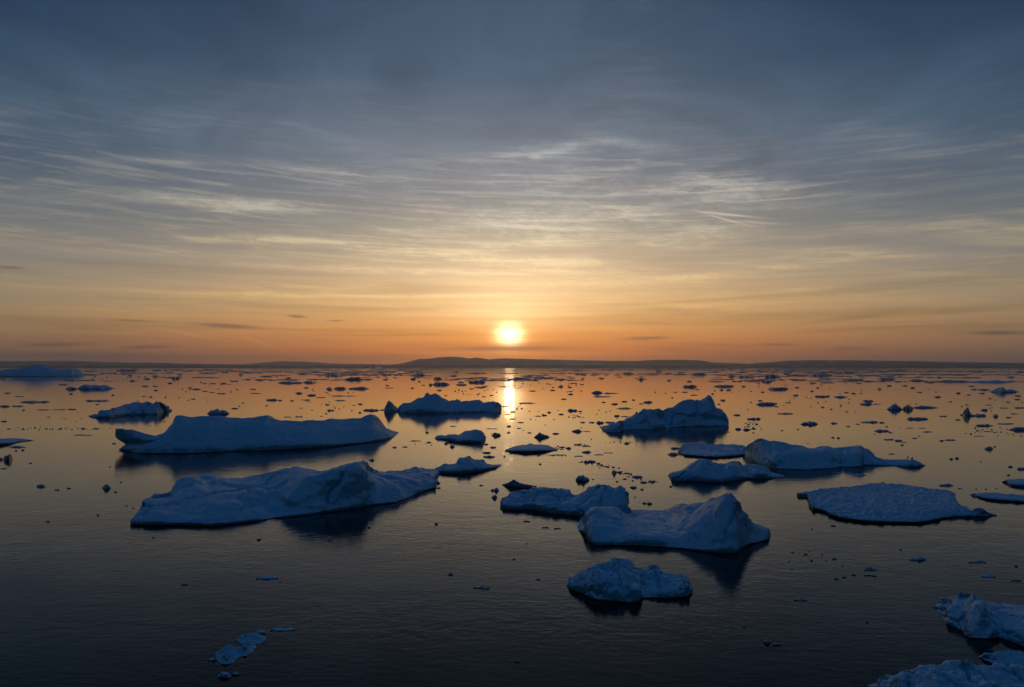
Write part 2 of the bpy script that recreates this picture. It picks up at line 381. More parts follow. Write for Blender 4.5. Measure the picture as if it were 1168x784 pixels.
# ------------------------------------------------------------------ big icebergs
def berg(label, levels, back, **kw):
    parts = kw.pop('extra', [])
    group = kw.pop('group', None); name = kw.pop('name', 'iceberg'); cat = kw.pop('cat', 'iceberg')
    V, Fc, org = loft(levels, back, **kw)
    for lv, bk, k2 in parts:
        v2, f2, o2 = loft(lv, bk, **k2); dlt = [o2[i]-org[i] for i in range(3)]; n0 = len(V)
        V += [(a+dlt[0], b+dlt[1], c+dlt[2]) for a, b, c in v2]; Fc += [tuple(i+n0 for i in f) for f in f2]
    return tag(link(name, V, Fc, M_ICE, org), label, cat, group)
def withd(lst, ds):                      # crest (x,y) list + depth stops (x,d)
    return [(x, y, interp(ds, x)) for x, y in lst]

berg('longest slab iceberg with flat crest and hooked left tail, behind the humped front left iceberg', [
  [(150,516),(160,517.6),(168,518),(205,518),(235,517),(265,515),(300,514.5),(330,513.2),(352,512),(385,509),(411,506),(425,504.5),(437,502.5),(445,500.5),(450,498.5)],
  withd([(152,513),(158,512),(165,509),(200,505),(235,506),(265,507),(300,504.5),(350,504.3),(385,504),(411,503.2),(430,500),(450,497.8)], [(134,1),(200,3),(300,2),(450,1)]),
  withd([(155,509),(162,506),(172,501),(190,495),(203,488),(240,488),(300,489),(343,491),(390,490),(412,489),(425,490),(437,494),(450,497)], [(132,4),(200,11),(400,13),(450,4)]),
  withd([(158,503),(164,499),(172,497.5),(176,497),(180,495),(187,492),(195,483),(200,474.5),(203,473.3),(213,475.6),(225,474.5),(236,473.8),(247,475),(262,476),(275,477),(290,476),(300,474.3),(305,473.8),(307,478),(320,480),(343,480.5),(352,479.5),(365,480),(378,477.5),(390,478.7),(400,478),(412,477.5),(418,473.5),(422,472),(427,474),(431,483),(434,489),(440,491),(447,495),(450.5,497)], [(132,6),(170,10),(203,22),(400,27),(427,24),(450,8)])],
  24, nu=340, nv=16, rough=.5, seed=1, crack=0.3, cell=9, notch=.9,
  extra=[([[(137,514),(142,514.4),(152,516),(164,517.4),(172,517)],
    withd([(135.5,512.5),(142,511),(152,511),(164,512),(172,511)], [(135,.5),(172,1.0)]),
    withd([(143,507.5),(147,506.5),(153,506),(165,507),(174,506)], [(143,2.0),(174,3)]),
    withd([(132.3,499),(138,500),(148,500),(162,501),(180,501)], [(132,1.0),(148,1.5),(180,4)]),
    withd([(132,489),(135,489.2),(150,490.5),(162,494.2),(176,497),(184,499)], [(132,3),(184,9)])], 8, dict(nu=130, nv=12, rough=.7, seed=41, cell=5))])
berg('big iceberg at front left, long snow slope rising to a steep broken peak', [
  [(148,599),(171,600),(215,600),(240,601),(265,598.5),(310,592.5),(347,589),(372,585.5),(406,580.5),(420,578),(451,574),(464,569),(480,562),(490,559),(497,557.5)],
  withd([(149.5,592),(171,591),(200,591.5),(240,592),(265,590),(290,588),(310,582),(325,568),(340,556),(353,547),(372,543),(390,538),(400,536),(412,536),(418,541),(425,550),(435,559),(450,562),(462,562),(475,555),(485,551),(490,549),(497,547)], [(149,1),(290,2),(320,6),(353,7),(400,5),(430,5),(497,2)]),
  withd([(150,593),(154,588),(160,581),(175,575),(200,572),(260,566),(310,560),(331,550),(347,543),(364,541),(379,536),(395,530.5),(406,528),(414,530),(424,543),(432,547),(440,549),(455,548),(470,545.5),(480,544),(490,543),(497,549)], [(150,3),(160,8),(200,14),(331,16),(364,11),(395,9),(414,9),(440,11),(480,11),(497,6)]),
  withd([(149,596),(153,589),(158,585),(160,575),(164,569.5),(175,568.5),(185,565),(195,560),(197,554),(201,550),(210,546),(223,544.5),(230,546),(240,550),(247,548),(262,548.3),(285,544),(310,538.7),(331,535),(347,537.3),(364,540),(379,534),(395,528.3),(406,526),(411,525.8),(414,528),(424,539),(440,539.5),(452,540),(460,537.5),(470,536.5),(480,538),(491,539),(495,543),(497,554)], [(149,4),(160,11),(175,20),(200,32),(240,36),(331,34),(347,30),(364,18),(395,12),(414,12),(424,18),(440,26),(470,26),(491,18),(497,9)])],
  20, nu=420, nv=24, rough=.85, seed=2, crack=0.6, cell=6.5, fine=.8, notch=.9)
berg('iceberg just left of the sun path, small pyramid at its left end', [
  [(438,470.5),(445,471.2),(452,469.5),(456,471),(480,471.7),(500,471.7),(520,471),(550,470.3),(565,470),(571.5,468.5)],
  withd([(438.3,467),(443,465),(452,468),(457,467),(470,465),(485,463.5),(500,465),(511,467),(530,466.5),(560,466),(571.5,466)], [(438,3),(571,4)]),
  withd([(438.5,466),(440,462),(443,457.1),(446,460),(451,465),(453,466),(458,460),(468,459),(473,455.5),(478,453.5),(482,454),(485,450),(486.5,447.8),(488,448.5),(490,450.5),(496,449.2),(500,450.5),(504,453),(508,455),(511,458),(517,457.5),(521,456.2),(526,458),(535,457),(547,455.8),(551,459.5),(556,459),(562,458),(568,458.5),(571,462),(572,467)], [(438,6),(452,8),(470,20),(550,22),(571,8)])],
  22, nu=260, nv=22, rough=.6, seed=3, crack=0.4, cell=9)
berg('ridged iceberg with a pointed right summit, right of the sun path', [
  [(687,490.5),(694,493.3),(707,493.5),(710,491),(722,490),(735,490.2),(750,489.6),(762,488.4),(780,487.2),(800,486.5),(815,486.3),(830,486)],
  withd([(687,489.5),(694,489.5),(710,487.5),(733,484),(745,482),(757,483),(763,487),(768,482),(780,480),(800,479),(815,479.5),(830.5,482)], [(687,1),(733,3),(762,3),(830,3)]),
  withd([(687.3,489),(698,486.5),(713,483),(724,480),(733,474),(743,474),(752,478),(758,480),(764,474),(780,470),(800,470),(812,468),(820,473),(831,479)], [(687,2),(733,7),(757,14),(764,9),(812,8),(831,6)]),
  withd([(687.5,488.5),(692,486.5),(698,484),(705,482),(713,480),(716,477.5),(722,476.5),(726,469.5),(731,469),(734,466),(740,466.3),(747,467),(752,465.5),(757,468),(761,466),(767,465.5),(771,461.5),(778,456.7),(785,456.5),(795,456),(800,457),(802,459),(805,452),(808,450),(811,451.3),(815,459),(818,466),(823,467),(827,470.5),(830,477),(831.3,484)], [(687,3),(720,12),(740,17),(800,20),(831,9)])],
  18, nu=300, nv=18, rough=.75, seed=4, crack=0.8, cell=8)
berg('long iceberg on the right with a low snout pointing right, behind the flat rough floe', [
  [(858,526),(868,531),(878,534),(885,535.4),(905,536),(925,536.5),(945,535),(958,533.8),(961.5,532.8),(966,533.4),(983,533),(985,531),(1000,531),(1020,531.4),(1035,533),(1048,533),(1056,531.5)],
  withd([(857.5,521),(866,525),(880,523),(890,519.5),(905,516.5),(915,515.5),(935,516.5),(943,516),(955,518.5),(960,521),(965,518.5),(981,515),(990,521),(1000,527),(1020,528.5),(1040,528.8),(1056,531)], [(857,1),(880,3),(905,7),(935,8),(981,6),(1000,1.5),(1055,.6)]),
  withd([(857,515),(860,507),(865,501.5),(869,499.8),(875,501.5),(880,503.5),(884,502.7),(890,504),(905,507),(915,508.5),(925,511),(935,512),(943,508.7),(950,511),(965,511),(975,509.5),(981,507.8),(986,510.5),(993,515),(999,521.5),(1008,523.5),(1020,525.5),(1035,525.5),(1042,525),(1048,527),(1053,529.6),(1056.5,531)], [(857,8),(880,19),(981,16),(1000,6),(1055,2)])],
  14, nu=320, nv=22, rough=.6, seed=5, crack=0.6, cell=7)
berg('low two-layered slab of ice touching the left end of the long right-hand iceberg', [
  [(773.5,516.5),(782,520.2),(800,521.6),(815,522.6),(828,521.8),(840,521),(855,519),(857.5,516)],
  withd([(773.5,515.6),(782,517.5),(800,519),(815,520),(828,519),(840,518.6),(855,516.5),(857.5,514.6)], [(773,.3),(858,.3)]),
  withd([(774,515.3),(782,512),(795,512.6),(820,514.5),(835,515.5),(857,513.5)], [(773,-.9),(858,-1.1)]),
  withd([(774,515),(779,508.5),(781,506),(790,504.6),(800,506),(820,507),(835,507),(848,508),(855,511.5),(857.5,514)], [(774,-1.2),(785,-2.2),(850,-2.0),(858,-1.0)])],
  3, nu=160, nv=10, rough=2.4, seed=6, cell=2.2, name='ice_floe', cat='ice floe', notch=.3)
berg('blocky double-humped iceberg in front of the low two-layered slab', [
  [(766.5,549),(775,549.7),(790,549),(805,550.5),(820,551),(835,549.5),(849,547),(853,546.5),(870,546.4),(882,545.7),(895,543.9)],
  withd([(766.3,544),(775,543),(790,541),(805,543),(822,545),(835,542),(848,542),(853,543),(862,539),(872,540),(882,543),(895,543.5)], [(766,.7),(882,.8),(895,.3)]),
  withd([(766.3,542),(774,539),(790,534),(800,528),(810,529),(816,534),(822,537),(830,534),(840,532),(847,536),(852,538),(860,532),(870,534),(880,540),(895,543.2)], [(766,2),(790,4),(816,7),(822,6),(840,5),(852,8),(870,5),(895,1)]),
  withd([(766.3,545),(768,539),(774,538),(783,535),(789,530),(795,525.5),(800,523.5),(810,523.5),(815,527),(822,529),(830,527),(836,525.5),(843,526),(847,530),(850,533),(854,529),(862,529),(870,531),(876,534),(882,539),(890,541),(895,543)], [(766,4),(800,10),(850,12),(882,7),(895,2)])],
  8, nu=260, nv=16, rough=.8, seed=7, crack=0.9, cell=4)
berg('wide flat floe with pebbled snow surface and small dome at its right tip', [
  [(910.5,566.5),(921,567.4),(922.5,575),(928,581.5),(940,583.5),(948,588.5),(960,592),(980,594.6),(1000,596),(1020,596.4),(1045,596.9),(1060,595.5),(1075,592),(1090,590),(1106,590.4),(1120,589),(1137,588.4)],
  withd([(910.5,565),(920,564.5),(923,570),(929,577.5),(940,580),(948,584),(960,587.5),(980,590.5),(1000,592),(1020,592.6),(1045,593),(1060,591.5),(1075,588.6),(1090,587),(1106,587),(1120,586.6),(1137,588)], [(910,.25),(1137,.25)]),
  withd([(910.5,563.8),(925,564),(945,568),(980,574),(1020,576),(1060,577),(1090,580),(1103,582.5),(1113,584),(1137,588)], [(910,-.8),(940,-1.1),(1090,-1.2),(1137,-.6)]),
  withd([(910.5,563),(915,561.5),(925,560),(945,556.5),(960,556),(975,554.5),(990,552),(1005,550.5),(1015,551.5),(1030,552),(1045,555),(1055,556.5),(1072,558),(1085,560.5),(1090,563),(1090.6,570),(1095,576),(1103,578),(1108,584),(1113,580),(1119,579.3),(1125,583),(1130,585.5),(1137,587.8)], [(910,-.8),(940,-1.2),(1085,-1.3),(1108,-.9),(1113,-1.7),(1120,-1.8),(1137,-.5)])],
  1.5, nu=420, nv=26, rough=2.9, seed=8, cell=1.5, fine=1.3, name='ice_floe', cat='ice floe', notch=.3)
berg('large front iceberg with sharp triangular peak and snow slope falling to the left', [
  [(662,606),(668,611),(672,618),(678,622.5),(700,622.5),(725,623),(750,624.5),(775,626.5),(800,630),(820,632.4),(841,632.8),(845,628),(858,621.5),(868,618.5),(876,616.5),(879,612)],
  withd([(660,605),(668,606),(672,612),(680,614),(700,613.5),(725,611.5),(755,610.5),(765,613.5),(775,612),(790,606),(802,599),(812,590),(818,582),(826,572),(834,565.5),(840,575),(850,590),(858,602),(866,609),(874,608.5),(879,609.5)], [(660,.5),(680,1),(755,2),(790,4),(818,6),(834,7.5),(850,5),(866,2),(879,.8)]),
  withd([(660,604.5),(668,600),(672,597),(700,598),(735,600),(765,601),(785,594),(800,586),(815,577),(826,569),(834,564),(841,573),(850,587),(858,598),(868,603),(879,608)], [(660,1),(672,5),(735,11),(785,11),(834,8.4),(850,6.5),(868,3),(879,1)]),
  withd([(660,604),(667,599),(668.5,593),(672,588),(680,580.6),(690,580.4),(705,580),(712,585),(718,590),(722,590),(728,587),(735,586),(750,587),(765,587.5),(770,585),(783,575.3),(788,577.5),(792,579),(805,574.5),(815,569.5),(825,566),(832,562.6),(835,562.4),(839,567),(844,575),(847,582),(852,586),(857,595),(860,598),(870,601.5),(877,603),(879,607)], [(660,2),(668,8),(690,16),(735,24),(765,24),(783,22),(805,18),(825,12),(834,9.5),(844,8.5),(857,7),(879,2)])],
  12, nu=420, nv=22, rough=.5, seed=9, crack=0.4, cell=4.5, notch=.8)
berg('saddle-shaped iceberg with a thin flat arm behind it, left of the triangular peak', [
  [(571,578.5),(574,581),(590,582.4),(600,581.2),(615,583.4),(632,586.4),(650,588.4),(665,589),(690,591),(700,591),(712,590),(722,588.5)],
  withd([(570.5,574),(580,576),(595,575),(600,573),(615,575),(632,577),(650,579),(665,580),(690,580),(705,579),(712,578),(722,585)], [(570,.6),(722,1)]),
  withd([(570.5,573),(580,571),(590,571),(601,573.5),(606,569),(625,570),(650,571),(670,570),(680,566),(690,564),(700,566),(712,566),(717,574),(722,586)], [(570,2),(601,6),(640,7),(690,5),(722,2)]),
  withd([(570.5,574),(574,570),(580,567.8),(580.6,562.5),(590,560.5),(602,559.5),(607,556),(625,556.4),(640,558),(650,560.5),(653,565.5),(660,563.5),(668,560),(672,556.5),(680,553),(688,552.5),(696,553),(699,556.4),(706,555),(713,556.5),(718,562),(720,568),(719,573),(721,585),(722,587.5)], [(570,3),(590,13),(650,13),(672,12),(700,9),(722,3)])],
  7, nu=280, nv=16, rough=1.2, seed=10, crack=.6, cell=3.4,
  extra=[([[(572.5,553.2),(580,555.4),(590,556.4),(600,557.4),(612,558.6)], withd([(572.5,552.8),(580,550.6),(586,546.8),(592,550.8),(600,552.8),(612,554.3)], [(572,-.6),(586,-2.2),(612,-1.4)])], 2.0, dict(nu=60, nv=8, rough=.8, seed=31, cell=2))])
berg('lumpy pale blue iceberg nearest the bottom centre, cracked rounded front', [
  [(646.5,668.5),(651,673.5),(663,677),(675,683.5),(681,685.6),(700,687),(722,688.8),(730,686.6),(733,682.6),(760,682.8),(784,681.6),(789.5,676)],
  withd([(646.3,667),(652,668),(662,668),(676,670),(678,666),(700,670),(712,674),(716,679),(722,672),(730,671),(734,676),(745,674),(765,674),(780,671),(789.8,671)], [(646,.2),(676,.6),(716,1.0),(722,.4),(734,.9),(789,.4)]),
  withd([(646.3,666),(655,661),(662,661),(678,658),(690,659),(700,657),(710,656),(718,661),(730,663),(745,666),(765,669),(778,665),(785,667),(790,670)], [(646,1),(676,2),(700,3),(718,4),(745,3),(790,1)]),
  withd([(646.3,665.6),(655,658),(668,652),(680,650),(692,652),(700,650),(712,648),(725,653),(740,656),(752,653),(765,661),(780,661),(790,669)], [(646,1.6),(676,4),(712,6),(730,7),(752,6),(790,2)]),
  withd([(646.3,665),(655,656.5),(668,650.3),(672,647),(678,643.5),(692,643.3),(698,637),(704,637.5),(713,636.3),(720,640),(725,647.3),(737,648),(745,643.5),(749,643.5),(755,649),(759,655),(770,656),(780,658.5),(787,663),(790,669)], [(646,2),(676,7),(712,9),(730,9.5),(752,8),(790,3)])],
  4, nu=320, nv=14, rough=1.25, seed=11, crack=.5, cell=1.6, fine=.5, notch=.5)
berg('iceberg cut by the right edge, rounded blue head with pale ridge, near the bottom corner', [
  [(1074,701),(1077,706.5),(1081,712.5),(1100,721),(1103,725.5),(1109,729),(1125,730),(1140,728.6),(1150,731.5),(1160,735.4),(1168,738.4),(1190,744),(1230,752),(1290,752)],
  withd([(1074,700.4),(1082,704),(1100,714),(1108,717),(1125,717),(1140,716),(1150,718),(1160,721),(1168,724),(1190,729),(1230,738),(1292,745)], [(1074,.3),(1100,.6),(1125,.8),(1292,.8)]),
  withd([(1074,700.2),(1081,698),(1095,700),(1107,706),(1112,704),(1118,697),(1122,696),(1134,703),(1145,708),(1168,712),(1230,722),(1294,735)], [(1074,.6),(1100,2.0),(1120,1.8),(1145,3),(1294,4)]),
  withd([(1074,700),(1079,696),(1085,692.5),(1095,691),(1108,690),(1116,686),(1121,686),(1128,693),(1140,697),(1168,700),(1230,706),(1295,720)], [(1074,1),(1100,4),(1120,3.5),(1145,6),(1295,8)]),
  withd([(1074,699.8),(1079,695),(1085,692),(1086.5,684),(1092,681.3),(1103,680),(1108,677.3),(1113,677.3),(1120,681.5),(1126,687),(1133,690),(1145,690),(1168,692),(1230,694),(1296,704)], [(1074,1.3),(1087,5.5),(1108,6.5),(1133,9),(1168,11),(1296,12)])],
  4, nu=320, nv=13, rough=.9, seed=12, crack=0.8, cell=2.0, notch=.5)
berg('large craggy ice mass filling the bottom right corner, cut by the frame', [
  [(985,812),(1010,830),(1060,850),(1120,862),(1200,862),(1300,858)],
  withd([(990,796),(1012,800),(1040,800),(1070,808),(1120,812),(1200,812),(1300,818)], [(985,.6),(1300,1.0)]),
  withd([(996,789),(1018,783),(1030,774),(1042,771),(1056,768),(1066,765),(1078,768),(1092,774),(1120,782),(1170,792),(1300,806)], [(985,1.5),(1060,3.2),(1300,4)]),
  withd([(1000,786),(1016,778),(1030,769.5),(1045,768),(1060,765),(1068,762.4),(1082,765),(1095,766),(1108,766),(1122,768),(1140,772),(1170,780),(1300,794)], [(985,2),(1060,4.6),(1110,6.2),(1300,7)]),
  withd([(1002,785),(1012,779),(1017,775),(1025,772),(1033,763.5),(1045,762),(1056,761.3),(1060,763),(1065,759),(1070,758.3),(1077,759.6),(1086,755),(1092,755),(1097,751.6),(1100,753),(1106,750.6),(1112,757.5),(1122,758),(1137,763),(1142,759),(1150,761),(1162,759),(1170,762),(1200,764),(1300,778)], [(985,2.6),(1033,5),(1070,6),(1110,8),(1150,8.5),(1300,10)])],
  3, nu=360, nv=16, rough=1.1, seed=13, crack=0.8, cell=1.7, fine=1.3, notch=.4)
berg('small low shelf of ice between the two icebergs at the bottom right edge', [
  [(1118,750.6),(1125,754),(1133,757),(1140,760.5),(1155,762),(1168,765),(1240,772)],
  withd([(1118,750),(1126,751.4),(1138,755.5),(1155,757),(1168,760),(1240,766)], [(1118,.3),(1240,.3)]),
  withd([(1118,749.6),(1125,747),(1135,746),(1142,742.6),(1168,742.4),(1200,744),(1240,752)], [(1118,-.4),(1142,-1.0),(1240,-.9)])],
  1.2, nu=120, nv=12, rough=3.0, seed=14, cell=1.1, name='ice_floe', cat='ice floe', notch=.2)
berg('wedge-shaped iceberg with a steep broken right end, at far left beyond the longest slab', [
  [(101,475),(106,476.6),(125,477),(145,474),(156,473.2),(165,473.4),(180,472.8),(188,470)],
  withd([(101,474.4),(112,473.6),(130,472),(150,469),(158,470),(164,468),(171,470),(178,468),(188,469)], [(101,1.5),(188,2.5)]),
  withd([(102,473.8),(110,472),(112,469),(125,467),(132,465),(145,461),(156.5,457.8),(158,461),(163,459),(168,457.8),(171,460),(178,458.3),(181,459),(183,464),(187,466),(188,469)], [(101,4),(156,18),(181,14),(188,4)])],
  14, nu=200, nv=18, rough=.9, seed=15, crack=1.2, cell=7)
berg('broad distant iceberg at the left end of the horizon, cut by the frame', [
  [(-34,429.6),(0,429.6),(30,429.7),(60,429.5),(84.5,429.2)],
  withd([(-34,425),(-10,424),(10,425.5),(30,424),(54,423.5),(64,424.5),(82,424),(84.6,427)], [(-34,20),(85,20)]),
  withd([(-34,424.5),(-15,422.4),(0,422),(12,421),(26,420),(33,417.4),(42,416.2),(50,416.6),(54,418.6),(60,420),(72,421),(82,420.4),(84,423),(84.6,427)], [(-34,70),(84,60),(85,30)])],
  70, nu=160, nv=18, rough=.9, seed=16, cell=26, notch=3)
berg('jagged-topped flat floe with a low tapering right end, right of the humped front left iceberg', [
  [(492,538.3),(497,539.6),(510,540.6),(530,540.8),(545,538.4),(552,537),(565,534.7),(572,531.6)],
  withd([(492,537.6),(505,535.5),(520,535),(530,534),(542,533),(550,533),(560,532.6),(572,531.2)], [(492,.7),(572,.6)]),
  withd([(492,537),(500,533),(505,529.5),(515,530),(521,528),(521.6,523),(525,521),(528,522),(531,521.3),(535,519.3),(540,524),(545,524),(552,524.5),(555,529),(562,530.5),(572,530.8)], [(492,2),(510,9),(521,11),(550,11),(556,7),(572,2)])],
  6, nu=180, nv=16, rough=1.1, seed=17, crack=0.5, cell=2.6)
berg('rough mid-distance ice cake with raised back edge, right of the longest slab', [
  [(496,500.6),(505,501.7),(513,503.3),(522,505.2),(535,505.4),(550,505.2),(554,502)],
  withd([(496,500),(505,499.6),(514,499),(522,501),(535,500),(545,501),(554,500)], [(496,1),(554,1.5)]),
  withd([(496,499),(499,497),(508,497.3),(514,495),(523,496.4),(528,493),(530,491.5),(541,490),(550,491.5),(552,494.5),(554,498)], [(496,2),(514,10),(530,18),(554,8)])],
  6, nu=140, nv=14, rough=1.2, seed=18, cell=3, name='ice_floe', cat='ice floe')
berg('narrow flat floe with frayed top edge, in the centre below the sun path', [
  [(576,514.6),(585,516),(600,517),(615,516.4),(630,514.6),(636,513.8)],
  withd([(576,514),(590,513),(605,512.8),(620,512.6),(636,513.5)], [(576,.5),(636,.5)]),
  withd([(576,513.5),(583,510.4),(592,508.4),(596,507.3),(600,507.6),(605,505.8),(612,507.5),(618,507),(625,508.2),(632,511),(636,513.2)], [(576,-.5),(605,-1.6),(636,-.5)])],
  4, nu=140, nv=12, rough=1.3, seed=19, cell=2, name='ice_floe', cat='ice floe')
berg('flat dark floe cut by the left edge, level with the longest slab iceberg', [
  [(-40,509),(0,508.4),(10,507.2),(20,504.6),(36,502.8)],
  withd([(-40,506),(0,504.8),(14,504.2),(22,503),(36,502.5)], [(-40,.7),(36,.4)]),
  withd([(-40,499.5),(0,500.6),(11,499.8),(20,500.2),(28,501.4),(36,502.2)], [(-40,-2),(36,-.4)])],
  4, nu=120, nv=12, rough=1.2, seed=20, cell=2.5, name='ice_floe', cat='ice floe')
berg('blunt floe cut by the right edge, above the long thin floe', [
  [(1149,551.6),(1152,554),(1158,555.3),(1168,556),(1215,557)],
  withd([(1148.6,550),(1154,551),(1168,552),(1215,553)], [(1148,.5),(1215,.6)]),
  withd([(1148.6,549),(1152,547),(1160,546.8),(1168,546.4),(1190,546),(1215,548)], [(1148,-.7),(1168,-1.6),(1215,-1.2)])],
  3, nu=110, nv=12, rough=1.2, seed=21, cell=2, name='ice_floe', cat='ice floe')
berg('long thin floe cut by the right edge, right of the wide pebbled floe', [
  [(1108,565.4),(1116,567.7),(1128,570.6),(1140,572),(1155,572.8),(1168,573.6),(1225,575)],
  withd([(1108,564.8),(1118,565.6),(1130,567.6),(1155,569.4),(1168,570.4),(1225,571.5)], [(1108,.3),(1225,.4)]),
  withd([(1108,564.3),(1113,563),(1120,562),(1140,562.2),(1155,563.4),(1168,564.3),(1225,567)], [(1108,-.5),(1130,-1.0),(1225,-.9)])],
  1.5, nu=160, nv=12, rough=3.0, seed=22, cell=1.5, name='ice_floe', cat='ice floe')

CL = 'loose floes scattered over the calm sea'
berg('pale upper slab of the blue ice cluster at bottom left', [
  [(268.5,731),(275,734.6),(286,736),(297,734.8),(303.5,731)], withd([(268.5,730),(276,731.5),(286,732.4),(297,731.4),(303.5,730)], [(268,-.12),(304,-.12)]),
  withd([(268.5,729.6),(274,726),(282,723.4),(288,722.4),(294,723),(300,725.4),(303.5,729)], [(268,-.12),(286,-.75),(304,-.12)])], .8, nu=90, nv=10, rough=3, seed=51, cell=.55, fine=1.2, name='ice_floe', cat='ice floe', notch=.1, group=CL)
berg('right-hand lobe of the blue ice cluster at bottom left', [
  [(268,745),(274,749.4),(281,748.6),(287,745),(291,740.5)], withd([(268,743),(274,745.5),(281,745),(287,741.5),(291,739.4)], [(268,-.12),(291,-.12)]),
  withd([(268,741.5),(273,737.4),(280,734.4),(286,733.4),(290,736),(291.5,739)], [(268,-.12),(280,-.95),(291,-.12)])], .8, nu=80, nv=10, rough=2.6, seed=52, cell=.55, fine=1.2, name='ice_floe', cat='ice floe', notch=.1, group=CL)
berg('largest rounded block in the blue ice cluster at bottom left', [
  [(245,748),(248,753.5),(258,754.6),(268,752.8),(276.5,747.6)], withd([(245,746.8),(250,748.6),(258,749.4),(268,748),(276.5,745)], [(245,-.15),(277,-.15)]),
  withd([(245,746),(250,741.6),(256,737.6),(263,735.4),(269,738.6),(274,741.6),(277,744.4)], [(245,-.15),(260,-1.15),(277,-.2)])], .9, nu=90, nv=12, rough=2.2, seed=53, cell=.55, fine=1.2, name='ice_floe', cat='ice floe', notch=.1, group=CL)
berg('smooth front block at the foot of the bottom left cluster', [
  [(247,753.5),(251,757.2),(258,758.4),(265,757),(269.5,753)], withd([(247,752),(252,754),(258,755),(265,753.6),(269.5,751.4)], [(247,-.12),(270,-.12)]),
  withd([(247,751),(251,748.6),(257,747.4),(263,748),(268,749.8),(269.8,751)], [(247,-.12),(258,-.8),(270,-.12)])], .6, nu=80, nv=10, rough=2, seed=54, cell=.55, fine=1.2, name='ice_floe', cat='ice floe', notch=.1, group=CL)

